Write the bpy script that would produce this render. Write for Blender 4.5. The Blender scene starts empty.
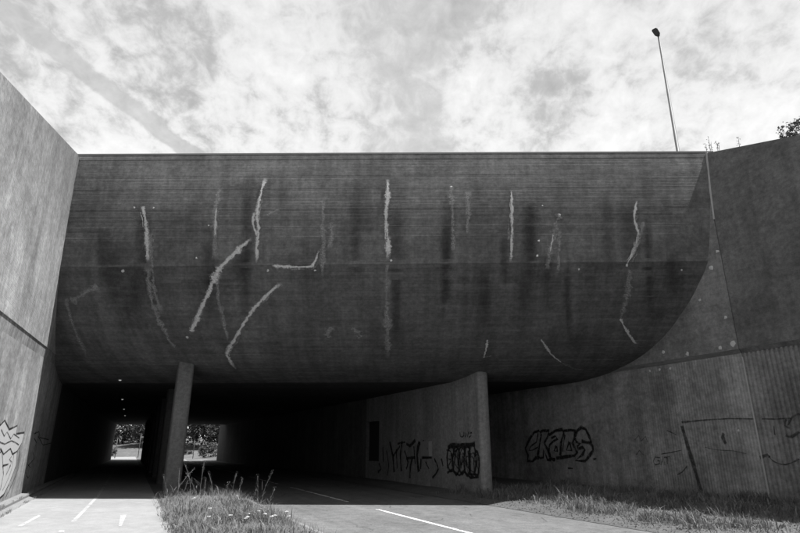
import bpy, bmesh, math, random
from mathutils import Vector
random.seed(7)
scene = bpy.context.scene
col = scene.collection

# ------------------------------------------------------------------ camera, sky, sun, exposure
F, HZ, H = 550.0, 446.0, 1.65                       # focal length and horizon in photo pixels (800x533), eye height
TH = math.atan((HZ - 266.5) / F); CT, ST = math.cos(TH), math.sin(TH)
cam_d = bpy.data.cameras.new('camera'); cam = bpy.data.objects.new('camera', cam_d); col.objects.link(cam)
cam_d.sensor_width = 36; cam_d.lens = 36 * F / 800; cam_d.clip_end = 6000; cam_d.clip_start = .05
cam.location = (0, 0, H); cam.rotation_euler = (math.pi / 2 + TH, 0, 0)
scene.camera = cam

def ray(x, y):
    v = y - 266.5
    return Vector((x - 400, F * CT + v * ST, -(v * CT - F * ST)))

SUN = Vector((.50, -.215, 1.0)).normalized()          # towards the sun
sun_el = math.asin(SUN.z); sun_az = math.atan2(SUN.x, SUN.y)
sd = bpy.data.lights.new('sun', 'SUN'); sd.energy = 5.0; sd.angle = math.radians(.55); sd.color = (1, 1, 1)
so = bpy.data.objects.new('sun', sd); col.objects.link(so); so.location = SUN * 100
so.rotation_euler = SUN.to_track_quat('Z', 'Y').to_euler()

scene.view_settings.view_transform = 'Standard'; scene.view_settings.look = 'None'
scene.view_settings.exposure = 0.95; scene.view_settings.gamma = 1.0; scene.view_settings.use_curve_mapping = False
scene.render.engine = 'CYCLES'
scene.cycles.max_bounces = 6; scene.cycles.transparent_max_bounces = 40

class NT:
    """tiny wrapper for float node graphs"""
    def __init__(s, tree): s.t = tree; s.n = tree.nodes; s.l = tree.links
    def add(s, kind, **kw):
        n = s.n.new(kind)
        for k, v in kw.items(): setattr(n, k, v)
        return n
    def put(s, sock, v):
        if hasattr(v, 'links'): s.l.new(v, sock)
        else:
            try: sock.default_value = v
            except Exception: sock.default_value = (v, v, v, 1)
    def m(s, op, a, b=0.0, c=None, clamp=False):
        n = s.add('ShaderNodeMath', operation=op, use_clamp=clamp)
        s.put(n.inputs[0], a); s.put(n.inputs[1], b)
        if c is not None: s.put(n.inputs[2], c)
        return n.outputs[0]
    def mix(s, f, a, b):
        n = s.add('ShaderNodeMix', data_type='FLOAT'); s.put(n.inputs[0], f); s.put(n.inputs[2], a); s.put(n.inputs[3], b)
        return n.outputs[0]
    def ss(s, x, lo, hi):
        n = s.add('ShaderNodeMapRange', interpolation_type='SMOOTHSTEP')
        s.put(n.inputs[0], x); n.inputs[1].default_value = lo; n.inputs[2].default_value = hi
        return n.outputs[0]
    def noise(s, vec, scale=1.0, detail=4, rough=.55, dist=0.0):
        n = s.add('ShaderNodeTexNoise'); s.put(n.inputs['Vector'], vec)
        n.inputs['Scale'].default_value = scale; n.inputs['Detail'].default_value = detail
        n.inputs['Roughness'].default_value = rough; n.inputs['Distortion'].default_value = dist
        return n.outputs[0]
    def xyz(s, x, y=0.0, z=0.0):
        n = s.add('ShaderNodeCombineXYZ'); s.put(n.inputs[0], x); s.put(n.inputs[1], y); s.put(n.inputs[2], z); return n.outputs[0]
    def sep(s, v):
        n = s.add('ShaderNodeSeparateXYZ'); s.put(n.inputs[0], v); return n.outputs
    def white(s, x, y=0.0):
        n = s.add('ShaderNodeTexWhiteNoise', noise_dimensions='2D'); s.put(n.inputs['Vector'], s.xyz(x, y)); return n.outputs[0]

# world: black-and-white Nishita sky with a broken sheet of high cloud
world = bpy.data.worlds.new('World'); scene.world = world; world.use_nodes = True
W = NT(world.node_tree); W.n.clear()
sky = W.add('ShaderNodeTexSky', sky_type='NISHITA', sun_disc=False)
sky.sun_elevation = sun_el; sky.sun_rotation = sun_az
bw = W.add('ShaderNodeRGBToBW'); W.l.new(sky.outputs[0], bw.inputs[0])
geo = W.add('ShaderNodeTexCoord')
dx, dy, dz = W.sep(geo.outputs['Generated'])
den = W.m('ADD', W.m('MAXIMUM', dz, 0.0), .55)
px, py = W.m('DIVIDE', dx, den), W.m('DIVIDE', dy, den)
pv = W.xyz(px, py)
def skyp(x, y):
    r = ray(x, y).normalized(); k = max(r.z, 0) + .55
    return r.x / k, r.y / k
big = W.noise(pv, 2.6, 3, .5, .1)
mid = W.noise(W.xyz(px, W.m('MULTIPLY', py, .9), 3.1), 8.5, 10, .60, .15)
fin = W.noise(W.xyz(px, W.m('MULTIPLY', py, .85), 7.7), 30.0, 8, .62, .3)
def band(a, b, width, soft):
    """long gap between two cloud sheets, running along the line a-b of the cloud plane, edges broken by noise"""
    (ax, ay), (bx, by) = a, b
    L = math.hypot(bx - ax, by - ay); nx, ny = (by - ay) / L, -(bx - ax) / L
    d = W.m('ADD', W.m('MULTIPLY', px, nx), W.m('MULTIPLY', py, ny)); d = W.m('SUBTRACT', d, ax * nx + ay * ny)
    d = W.m('ADD', d, W.m('MULTIPLY', W.m('SUBTRACT', mid, .5), soft * 1.5))
    return W.m('SUBTRACT', 1.0, W.ss(W.m('ABSOLUTE', d), width * .25, width + soft * .4))
g1 = band(skyp(5, 15), skyp(172, 140), .006, .032)
g2 = band(skyp(395, -60), skyp(425, 150), .075, .14)
cov = W.m('ADD', W.m('MULTIPLY', mid, .55), W.m('MULTIPLY', fin, .47))
cov = W.m('ADD', cov, W.m('ADD', W.m('MULTIPLY', W.m('SUBTRACT', big, .5), .34), .03))
cov = W.m('SUBTRACT', cov, W.m('MULTIPLY', g1, .36))
cov = W.m('SUBTRACT', cov, W.m('MULTIPLY', g2, .17))
mask = W.ss(cov, .40, .555)
clear = W.m('MULTIPLY', bw.outputs[0], .062)
low = W.m('SUBTRACT', 1.0, W.ss(dz, .35, .8))
cloud = W.m('ADD', W.m('ADD', .36, W.m('MULTIPLY', W.ss(cov, .45, .75), .10)), W.m('MULTIPLY', low, .07))
veil = W.m('MULTIPLY', W.m('SUBTRACT', W.m('ADD', fin, mid), .85), .22)
lum = W.m('MULTIPLY', W.mix(mask, W.m('ADD', W.m('ADD', W.m('MULTIPLY', clear, .5), .225), veil), cloud), 1.06)
bg = W.add('ShaderNodeBackground'); W.l.new(lum, bg.inputs[0]); bg.inputs[1].default_value = 1.0
wo = W.add('ShaderNodeOutputWorld'); W.l.new(bg.outputs[0], wo.inputs[0])

# ------------------------------------------------------------------ place coordinates
# the passage under the bridge runs along D (s metres), W_ across it to the right (w metres); the bridge crosses it at a skew
DX, DY = -.4229, .9062
def P(w, s, z=0.0): return Vector((w * DY + s * DX, -w * DX + s * DY, z))
WL, WR = -3.265, 18.19            # faces of the left and right walls
WP0, WP1 = 13.07, 13.60           # faces of the pier wall
def on_wall(w0, x, y):
    """point of the vertical plane w = w0 seen at photo pixel x, y, as (s, z)"""
    r = ray(x, y); n = (DY, -DX); t = w0 / (r.x * n[0] + r.y * n[1])
    return r.x * t * DX + r.y * t * DY, H + r.z * t
ZROAD, ZPATH, ZVERGE = -.32, -.14, -.12
ZTOP, ZDECK, ZSOF, FAR = 12.2, 11.2, 4.45, 78.0
K = -.03
def front(x): return 18.3 + K * x
UP = [(12.2, .40), (11.2, .46), (10.2, .575), (9.2, .76), (8.6, .885), (8.05, 1.012)]
LO = [(8.05, 1.012), (7.7, 1.21), (7.4, 1.43), (6.98, 1.74), (6.57, 2.11), (5.88, 2.85), (5.43, 3.52), (5.07, 4.24), (4.79, 5.13), (4.58, 6.28), (4.45, 7.6)]
def dense(pts, k=8):
    out = []
    for i in range(len(pts) - 1):
        p0 = pts[max(i - 1, 0)]; p1 = pts[i]; p2 = pts[i + 1]; p3 = pts[min(i + 2, len(pts) - 1)]
        for j in range(k):
            t = j / k
            out.append(tuple(.5 * (2 * p1[a] + (p2[a] - p0[a]) * t + (2 * p0[a] - 5 * p1[a] + 4 * p2[a] - p3[a]) * t * t
                             + (3 * p1[a] - p0[a] - 3 * p2[a] + p3[a]) * t ** 3) for a in (0, 1)))
    out.append(pts[-1]); return out
PROF = dense(UP) + dense(LO)[1:]
def tilt(x, z): return -.012 * (x - 11.5) * max(0.0, min(1.0, (z - 8.05) / 4.1))   # the deck falls slightly to the right
def prof_off(z):
    if z >= PROF[0][0]: return PROF[0][1]
    for (z0, o0), (z1, o1) in zip(PROF, PROF[1:]):
        if z <= z0 and z >= z1 and z0 > z1: return o0 + (o1 - o0) * (z0 - z) / (z0 - z1)
    return 60.0
def on_fascia(x, y, lift=.014):
    r = ray(x, y)
    def g(t):
        q = r * t; return q.y - front(q.x) - prof_off(H + q.z)
    a, b = 10 / r.y, 30 / r.y
    for _ in range(50):
        c = (a + b) / 2
        if g(c) < 0: a = c
        else: b = c
    q = r * (a - lift / r.length); return Vector((q.x, q.y, H + q.z))

# ------------------------------------------------------------------ mesh and material helpers
def link(name, me, mat, parent=None):
    o = bpy.data.objects.new(name, me); col.objects.link(o)
    if mat is not None and not me.materials: me.materials.append(mat)
    if parent is not None: o.parent = parent
    return o
def mesh(name, verts, faces, mat, parent=None, uv=None, smooth=False):
    me = bpy.data.meshes.new(name); me.from_pydata([tuple(v) for v in verts], [], faces)
    if uv is not None:
        lay = me.uv_layers.new(name='UVMap')
        for lp in me.loops: lay.data[lp.index].uv = uv[lp.vertex_index]
    if smooth: me.polygons.foreach_set('use_smooth', [True] * len(me.polygons))
    me.update(); return link(name, me, mat, parent)
def bm_obj(name, bm, mat, parent=None):
    me = bpy.data.meshes.new(name); bmesh.ops.recalc_face_normals(bm, faces=bm.faces); bm.to_mesh(me); bm.free(); return link(name, me, mat, parent)
def empty(name, loc=(0, 0, 0)):
    o = bpy.data.objects.new(name, None); o.empty_display_size = .3; col.objects.link(o); o.location = loc
    bpy.context.view_layer.update(); return o
def tag(o, label=None, cat=None, group=None, kind=None):
    if label: o['label'] = label
    if cat: o['category'] = cat
    if group: o['group'] = group
    if kind: o['kind'] = kind
    return o
def slab(name, poly, w0, w1, mat, parent=None):
    """polygon given in (s, z) extruded across from w0 to w1; UV = (s, z) metres on the faces"""
    n = len(poly); vs = [P(w0, s, z) for s, z in poly] + [P(w1, s, z) for s, z in poly]
    fs = [list(range(n)), list(range(2 * n - 1, n - 1, -1))] + [[i, n + i, n + (i + 1) % n, (i + 1) % n] for i in range(n)]
    bm = bmesh.new(); bv = [bm.verts.new(v) for v in vs]
    for f in fs: bm.faces.new([bv[i] for i in f])
    bm.verts.ensure_lookup_table(); bmesh.ops.recalc_face_normals(bm, faces=bm.faces)
    lay = bm.loops.layers.uv.new('UVMap')
    for f in bm.faces:
        for lp in f.loops:
            i = lp.vert.index if lp.vert.index >= 0 else 0
            lp[lay].uv = (poly[i % n][0] + (w0 if i < n else w1) * .37, poly[i % n][1])
    me = bpy.data.meshes.new(name); bm.verts.index_update(); bm.to_mesh(me); bm.free()
    return link(name, me, mat, parent)
def strip(name, w0, w1, s0, s1, z, mat, n=1, parent=None, z1=None):
    """flat sheet between w0..w1, s0..s1"""
    vs, fs, uv = [], [], []
    for i in range(n + 1):
        s = s0 + (s1 - s0) * i / n
        for w, zz in ((w0, z), (w1, z if z1 is None else z1)): vs.append(P(w, s, zz)); uv.append((w, s))
    for i in range(n): fs.append([2 * i, 2 * i + 1, 2 * i + 3, 2 * i + 2])
    return mesh(name, vs, fs, mat, parent, uv)
def box_bm(bm, c, size, rz=0.0):
    r = bmesh.ops.create_cube(bm, size=1)
    for v in r['verts']:
        p = Vector((v.co.x * size[0], v.co.y * size[1], v.co.z * size[2]))
        v.co = Vector((p.x * math.cos(rz) - p.y * math.sin(rz), p.x * math.sin(rz) + p.y * math.cos(rz), p.z)) + Vector(c)
    return r['verts']
def tube(name, pts, radii, mat, parent=None, seg=8):
    vs, fs = [], []
    pts = [Vector(p) for p in pts]
    for i, p in enumerate(pts):
        t = (pts[min(i + 1, len(pts) - 1)] - pts[max(i - 1, 0)]).normalized()
        a = t.cross(Vector((0, 0, 1)) if abs(t.z) < .9 else Vector((1, 0, 0))).normalized(); b = t.cross(a)
        for k in range(seg):
            an = 2 * math.pi * k / seg; vs.append(p + (a * math.cos(an) + b * math.sin(an)) * radii[i])
    for i in range(len(pts) - 1):
        for k in range(seg):
            fs.append([i * seg + k, i * seg + (k + 1) % seg, (i + 1) * seg + (k + 1) % seg, (i + 1) * seg + k])
    fs.append(list(range(seg))[::-1]); fs.append([(len(pts) - 1) * seg + k for k in range(seg)])
    return mesh(name, vs, fs, mat, parent, smooth=True)

def mat_new(name, rough=.9, spec=.25):
    m = bpy.data.materials.new(name); m.use_nodes = True; t = NT(m.node_tree)
    b = t.n['Principled BSDF']; b.inputs['Roughness'].default_value = rough; b.inputs['Specular IOR Level'].default_value = spec
    return m, t, b
def plain(name, v, rough=.8, var=0.0, scale=4.0, spec=.25):
    m, t, b = mat_new(name, rough, spec)
    if var:
        tc = t.add('ShaderNodeTexCoord'); n = t.noise(tc.outputs['Object'], scale, 5, .6)
        t.put(b.inputs['Base Color'], t.m('MULTIPLY', v, t.m('ADD', 1 - var, t.m('MULTIPLY', n, 2 * var))))
    else: b.inputs['Base Color'].default_value = (v, v, v, 1)
    return m
def set_bump(t, b, h, strength=.5, dist=.01):
    n = t.add('ShaderNodeBump'); n.inputs['Strength'].default_value = strength; n.inputs['Distance'].default_value = dist
    t.put(n.inputs['Height'], h); t.l.new(n.outputs[0], b.inputs['Normal'])

def concrete(name, base, board=None, streak=.35, blotch=.25, bump=.5, board_amt=.12, dirt_top=None, streak_scale=1.6):
    """cast concrete; UV in metres, u along and v up the face. board = ('h'|'v', width) marks of the shuttering boards"""
    m, t, b = mat_new(name, .92, .2)
    uvn = t.add('ShaderNodeUVMap'); u, v, _ = t.sep(uvn.outputs[0]); uv = uvn.outputs[0]
    st = t.noise(t.xyz(t.m('MULTIPLY', u, streak_scale), t.m('MULTIPLY', v, .10), 2.0), 1.0, 6, .65, .3)
    st2 = t.noise(t.xyz(t.m('MULTIPLY', u, streak_scale * 4), t.m('MULTIPLY', v, .22), 5.0), 1.0, 4, .6, .2)
    bl = t.m('ADD', t.m('MULTIPLY', t.noise(uv, .45, 6, .62, .2), .55), t.m('MULTIPLY', t.noise(uv, 2.6, 7, .7, .2), .45))
    bl = t.ss(bl, .34, .66); fg = t.noise(uv, 26.0, 5, .7)
    f = t.m('ADD', 1.0, t.m('MULTIPLY', t.m('SUBTRACT', t.ss(st, .3, .7), .5), streak))
    f = t.m('MULTIPLY', f, t.m('ADD', 1.0, t.m('MULTIPLY', t.m('SUBTRACT', st2, .5), streak * .7)))
    f = t.m('MULTIPLY', f, t.m('ADD', 1.0, t.m('MULTIPLY', t.m('SUBTRACT', bl, .5), blotch * 1.5)))
    f = t.m('MULTIPLY', f, t.m('ADD', .72, t.m('MULTIPLY', fg, .56)))
    f = t.m('MULTIPLY', f, t.m('ADD', .78, t.m('MULTIPLY', t.ss(t.noise(uv, 7.0, 6, .72), .3, .7), .44)))
    hgt = t.m('MULTIPLY', fg, .5)
    if board:
        a, c = (v, u) if board[0] == 'h' else (u, v)
        r = t.m('DIVIDE', a, board[1]); row = t.m('FLOOR', r); fr = t.m('FRACT', r)
        rn = t.white(row, 3.0)
        seg = t.m('FLOOR', t.m('ADD', t.m('DIVIDE', c, 2.6), t.m('MULTIPLY', rn, 7.0)))
        bn = t.white(row, seg)
        gr = t.xyz(t.m('MULTIPLY', c, 3.5), t.m('MULTIPLY', a, 55.0), 0.0)
        grain = t.noise(gr, 1.0, 4, .6)
        gap = t.ss(t.m('ABSOLUTE', t.m('SUBTRACT', fr, .5)), .41, .49)
        gapv = t.m('MULTIPLY', gap, t.ss(t.noise(t.xyz(t.m('MULTIPLY', c, .7), row, 1.0), 1.0, 3, .6), .42, .62))
        f = t.m('MULTIPLY', f, t.m('ADD', 1.0, t.m('MULTIPLY', t.m('SUBTRACT', bn, .5), board_amt * 2)))
        f = t.m('MULTIPLY', f, t.m('ADD', 1.0, t.m('MULTIPLY', t.m('SUBTRACT', grain, .5), board_amt * 3.2)))
        f = t.m('MULTIPLY', f, t.m('SUBTRACT', 1.0, t.m('MULTIPLY', gapv, board_amt * 3.0)))
        hgt = t.m('ADD', hgt, t.m('SUBTRACT', t.m('MULTIPLY', grain, .9), t.m('MULTIPLY', gap, min(.8, board_amt * 7))))
    if dirt_top:                                       # algae and soot washed down from the top edge, (z where it ends, z full)
        dd = t.m('MULTIPLY', t.ss(t.m('ADD', v, t.m('MULTIPLY', t.m('SUBTRACT', st, .5), 5.0)), dirt_top[0], dirt_top[1]), dirt_top[2])
        f = t.m('MULTIPLY', f, t.m('SUBTRACT', 1.0, dd))
    t.put(b.inputs['Base Color'], t.m('MULTIPLY', base, t.m('MAXIMUM', f, .15)))
    set_bump(t, b, hgt, bump, .012)
    return m

M = {}
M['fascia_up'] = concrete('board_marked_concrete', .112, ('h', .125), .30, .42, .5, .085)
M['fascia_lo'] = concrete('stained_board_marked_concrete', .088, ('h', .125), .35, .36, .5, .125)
M['soffit'] = concrete('soffit_shade_concrete', .045, ('h', .3), .3, .3, .3, .06)  # base colour lowered to stand for the shade under the bridge
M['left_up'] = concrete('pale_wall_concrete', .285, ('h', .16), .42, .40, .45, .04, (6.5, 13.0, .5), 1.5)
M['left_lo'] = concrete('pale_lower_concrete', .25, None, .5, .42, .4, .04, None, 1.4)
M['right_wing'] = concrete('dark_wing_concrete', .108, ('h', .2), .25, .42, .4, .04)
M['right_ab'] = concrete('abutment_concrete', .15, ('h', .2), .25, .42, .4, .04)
M['rib'] = concrete('ribbed_concrete', .165, None, .4, .45, .4)
M['rib_ab'] = concrete('fine_ribbed_concrete', .19, None, .45, .5, .4)
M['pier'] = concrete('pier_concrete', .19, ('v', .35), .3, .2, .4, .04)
M['pier_in'] = concrete('pier_shade_concrete', .10, None, .3, .3, .4)  # darker copy of the pier concrete, shade deeper in put into its colour
M['inner'] = concrete('inner_shade_concrete', .055, None, .3, .3, .4)  # gloom of the passage put into the colour of inner walls and rear columns
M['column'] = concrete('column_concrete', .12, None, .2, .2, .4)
M['ledge'] = concrete('ledge_concrete', .21, None, .6, .4, .5, 0, None, 4.0)
M['cap'] = plain('cap_concrete', .11, .9, .2)
M['seal'] = plain('joint_sealant', .33, .7, .25, 3)
M['metal'] = plain('galvanised_steel', .07, .45, .15, 6, .5)
M['dark_metal'] = plain('dark_lamp_housing', .05, .5, .1, 8, .4)
M['box'] = plain('cabinet_paint', .19, .5, .15, 4)
M['hatch'] = plain('steel_hatch_paint', .03, .6, .2, 4)
M['paint'] = plain('road_paint', .40, .7, .2, 6)
M['worn'] = plain('worn_road_paint', .38, .8, .3, 5)
for key, val in (('paint', .68), ('worn', .46)):
    M[key], t_, b_ = mat_new('broken_' + key, .8, .2); b_.inputs['Base Color'].default_value = (val, val, val, 1)
    o_ = t_.add('ShaderNodeTexCoord').outputs['Object']
    al_ = t_.m('ADD', t_.m('MULTIPLY', t_.noise(o_, 9.0, 6, .7), .6), t_.m('MULTIPLY', t_.noise(o_, 1.2, 4, .6), .4))
    t_.put(b_.inputs['Alpha'], t_.ss(al_, .38, .52) if key == 'paint' else t_.m('MULTIPLY', t_.ss(al_, .34, .52), .75))
M['spray'] = plain('black_spray_paint', .018, .7, .3, 8)
M['spray_faint'] = plain('faded_spray_paint', .055, .8, .3, 8)
M['spray_white'] = plain('pale_spray_paint', .42, .7, .12, 6)

def ground_mat(name, base, coarse=.2, fine=.25, patch=0.0, scale=60.0, bump=.4, track=0.0):
    m, t, b = mat_new(name, .92, .2)
    tc = t.add('ShaderNodeTexCoord'); o = tc.outputs['Object']
    a = t.noise(o, .35, 5, .6, .4); c = t.noise(o, scale, 3, .7); d = t.noise(o, 3.0, 5, .65)
    f = t.m('ADD', 1.0, t.m('MULTIPLY', t.m('SUBTRACT', a, .5), coarse * 2))
    f = t.m('MULTIPLY', f, t.m('ADD', 1.0, t.m('MULTIPLY', t.m('SUBTRACT', c, .5), fine * 2)))
    f = t.m('MULTIPLY', f, t.m('ADD', 1.0, t.m('MULTIPLY', t.m('SUBTRACT', d, .5), (coarse + patch) * 1.2)))
    if track:                                        # worn lanes, patches and cracks; UV = (across, along) in metres
        uvn = t.add('ShaderNodeUVMap'); u, v, _ = t.sep(uvn.outputs[0])
        tr = t.noise(t.xyz(t.m('MULTIPLY', u, 1.3), t.m('MULTIPLY', v, .06), 4.0), 1.0, 5, .6)
        f = t.m('MULTIPLY', f, t.m('ADD', 1.0, t.m('MULTIPLY', t.m('SUBTRACT', tr, .5), track * 2)))
        vo = t.add('ShaderNodeTexVoronoi', feature='DISTANCE_TO_EDGE'); wv = t.noise(uvn.outputs[0], 1.5, 4, .6)
        t.put(vo.inputs['Vector'], t.xyz(t.m('ADD', u, t.m('MULTIPLY', wv, .9)), t.m('ADD', t.m('MULTIPLY', v, .6), wv), 0.0)); vo.inputs['Scale'].default_value = .55
        ck = t.m('MULTIPLY', t.m('SUBTRACT', 1.0, t.ss(vo.outputs[0], .004, .016)), t.ss(t.noise(uvn.outputs[0], .5, 3, .5), .48, .6))
        f = t.m('MULTIPLY', f, t.m('SUBTRACT', 1.0, t.m('MULTIPLY', ck, .4)))
    t.put(b.inputs['Base Color'], t.m('MULTIPLY', base, t.m('MAXIMUM', f, .2)))
    set_bump(t, b, t.m('ADD', c, d), bump, .012)
    return m
M['asphalt'] = ground_mat('road_asphalt', .125, .32, .55, .5, 24, .5, .5)
M['path'] = ground_mat('path_asphalt', .25, .22, .3, .25, 30, .4)
M['soil'] = ground_mat('sandy_soil', .12, .3, .35, .3, 18, .8)
M['gravel'] = ground_mat('pale_gravel', .095, .3, .45, .4, 14, .9)
M['turf'] = ground_mat('mown_turf', .10, .35, .3, .3, 8, .6)
M['kerb'] = ground_mat('kerb_concrete', .19, .2, .3, .3, 20)

# ------------------------------------------------------------------ setting: ground, road, path, verges, embankments
def flat(name, x0, x1, y0, y1, z, mat): return mesh(name, [(x0, y0, z), (x1, y0, z), (x1, y1, z), (x0, y1, z)], [[0, 1, 2, 3]], mat)
g = flat('ground', -1500, 1500, -1500, 1500, -.62, M['turf']); g['kind'] = 'structure'
o = strip('road', 4.0, 11.62, -14, 150, ZROAD, M['asphalt'], 24); o['kind'] = 'structure'
o = strip('bike_path', -2.85, 1.10, -14, 150, ZPATH, M['path'], 24); o['kind'] = 'structure'

def verge(name, w0, w1, zf, mat, s0=-14, s1=150, nw=14):
    ss_ = [s0 + .5 * i for i in range(int((34 - s0) / .5) + 1)] + [40, 60, 90, 120, s1]
    vs, fs, uv = [], [], []
    for s in ss_:
        for j in range(nw + 1):
            w = w0 + (w1 - w0) * j / nw; vs.append(P(w, s, zf(w, s))); uv.append((w, s))
    for i in range(len(ss_) - 1):
        for j in range(nw):
            a = i * (nw + 1) + j; fs.append([a, a + 1, a + nw + 2, a + nw + 1])
    o = mesh(name, vs, fs, mat, None, uv, True); o['kind'] = 'structure'; return o
rv = random.Random(3)
bumps = [(rv.uniform(-14, 34), rv.uniform(0, 20), rv.uniform(.4, 1.2), rv.uniform(-.03, .05)) for _ in range(160)]
def lump(w, s): return sum(h * math.exp(-((s - a) ** 2 + (w - b) ** 2) / (r * r)) for a, b, r, h in bumps if abs(s - a) < 3 and abs(w - b) < 3)
def z_verge_l(w, s):
    e = min(w - 1.10, 4.0 - w)
    return ZVERGE - .02 + .10 * min(1, max(0, e) / .8) * (1 if s < 23 else .4) + lump(w, s) * min(1, max(e, 0) / .5)
def z_verge_r(w, s):
    t = max(0.0, min(1.0, (w - 11.62) / 6.3))
    edge = min(1, max(0, w - 11.62) / .6)
    return ZROAD + .01 + .10 * edge + .24 * t + lump(w, s) * edge
verge('verge_left', 1.10, 4.0, z_verge_l, M['soil'])
verge('verge_right', 11.62, 18.6, z_verge_r, M['gravel'])
# kerb edge between verge and road, kerb strip along the left wall
def kerb(name, poly, s0, s1, mat):
    n = len(poly); vs = [P(w, s0, z) for w, z in poly] + [P(w, s1, z) for w, z in poly]
    fs = [[i, (i + 1) % n, n + (i + 1) % n, n + i] for i in range(n)] + [list(range(n))[::-1], list(range(n, 2 * n))]
    o = mesh(name, vs, fs, mat); return o
o = kerb('kerb', [(3.88, -.6), (3.88, -.135), (3.90, -.115), (4.00, -.115), (4.03, -.135), (4.03, -.6)], -14, 150, M['kerb']); o['kind'] = 'structure'
o = kerb('wall_kerb', [(-3.7, -.6), (-3.7, .06), (-3.08, .03), (-3.05, .0), (-3.05, -.6)], -2, 60, M['kerb']); o['kind'] = 'structure'
o = kerb('gutter', [(-3.047, -.6), (-3.047, -.07), (-2.87, -.12), (-2.84, -.145), (-2.84, -.6)], -2, 88, M['kerb']); o['kind'] = 'structure'

# painted lines
def paint(name, pts, z, mat):
    return mesh(name, [P(w, s, z) for w, s in pts], [list(range(len(pts)))], mat)
def line_s(w, s): return (w, s)
road = bpy.data.objects['road']; bpath = bpy.data.objects['bike_path']
def ground_ws(x, y, z):
    r = ray(x, y); t = (z - H) / r.z; X, Y = r.x * t, r.y * t
    return X * DY - Y * DX, X * DX + Y * DY
sA = ground_ws(347.9, 501.8, ZROAD); sB = ground_ws(289.8, 487.2, ZROAD); sC = ground_ws(378.2, 509.2, ZROAD)
LW = (sA[0] + sB[0] + sC[0]) / 3
dash = sB[1] - sA[1]; gapl = sA[1] - sC[1]
for k in range(-2, 7):
    q = sA[1] + k * (dash + gapl)
    m = paint('lane_marking', [(LW - .06, q), (LW + .06, q), (LW + .06, q + dash), (LW - .06, q + dash)], ZROAD + .005, M['paint']); m.parent = road
pl = [ground_ws(x, y, ZPATH) for x, y in ((73, 521.8), (97.5, 496.6), (113.8, 474.6))]
m = paint('centre_line', [(pl[0][0] - .05, pl[0][1]), (pl[0][0] + .05, pl[0][1]), (pl[1][0] + .05, pl[1][1]), (-.80, 60), (-.90, 60), (pl[1][0] - .05, pl[1][1])], ZPATH + .005, M['worn']); m.parent = bpath
for quad in ([(17, 526.5), (22, 526.5), (41, 516), (38.5, 515)], [(58, 532.5), (64, 532.5), (64.5, 530.3), (59.5, 530.3)],
             [(118.5, 526), (121.5, 526), (126.5, 514.8), (120.5, 514.8)]):
    m = paint('path_marking', [ground_ws(x, y, ZPATH) for x, y in quad], ZPATH + .005, M['worn']); m.parent = bpath

# embankments behind the wing walls and along the carriageway on the bridge
def grid(name, rows, mat):
    nw = len(rows[0]); vs = [v for r in rows for v in r]
    fs = [[i * nw + j, i * nw + j + 1, (i + 1) * nw + j + 1, (i + 1) * nw + j] for i in range(len(rows) - 1) for j in range(nw - 1)]
    o = mesh(name, vs, fs, mat); o['kind'] = 'structure'; return o
def zt_left(s): return 8.61 + (s - 11.5) * .341
def zt_right(s): return 12.16 + (s - 11.9) * .305
grid('embankment_left', [[P(-4.0, s, z), P(-12, s, z + dz), P(-40, s, zo), P(-90, s, zo2)] for s, z, dz, zo, zo2 in
     ((-8, 1.0, 0, -.6, -.6), (-2, zt_left(-2) - .3, 0, -.6, -.6), (11, zt_left(11) - .3, .1, 4, 2), (21.6, 11.2, 0, 11.2, 11.2), (88, 11.2, 0, 11.2, 11.2), (104, -.7, 0, -.7, -.7))], M['turf'])
grid('embankment_right', [[P(18.9, s, z), P(27, s, z), P(55, s, zo), P(110, s, zo2)] for s, z, zo, zo2 in
     ((-14, 2.4, -.6, -.6), (-2, zt_right(-2) - .3, 2, -.6), (6, zt_right(6) - .3, 7, 5), (12.4, 11.2, 11.2, 11.2), (88, 11.2, 11.2, 11.2), (104, -.7, -.7, -.7))], M['turf'])

# ------------------------------------------------------------------ wing walls and abutments
def ribbed(name, w_face, w_back, s0, s1, zb, ztop, pitch, depth, mat, parent):
    """wall slab whose face is cast in vertical ribs (real relief)"""
    sg = 1 if w_face > w_back else -1
    prof = []; s = s0
    while s < s1 - 1e-6:
        for f, d in ((0, 0), (.42, 0), (.56, depth), (.86, depth)):
            q = s + f * pitch
            if q < s1: prof.append((q, d))
        s += pitch
    prof.append((s1, 0))
    vs, fs, uv = [], [], []
    for q, d in prof:
        for z in (zb, ztop): vs.append(P(w_face - sg * d, q, z)); uv.append((q, z))
    for i in range(len(prof) - 1): fs.append([2 * i, 2 * i + 2, 2 * i + 3, 2 * i + 1])
    n = len(vs)
    for q in (s0, s1):
        for z in (zb, ztop): vs.append(P(w_back, q, z)); uv.append((q + .5, z))
    e = n - 2
    fs += [[0, 1, n + 1, n], [e, n + 2, n + 3, e + 1], [n, n + 1, n + 3, n + 2]]
    fs.append([i * 2 + 1 for i in range(len(prof))] + [n + 3, n + 1])
    return mesh(name, vs, fs, mat, parent, uv)

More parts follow.
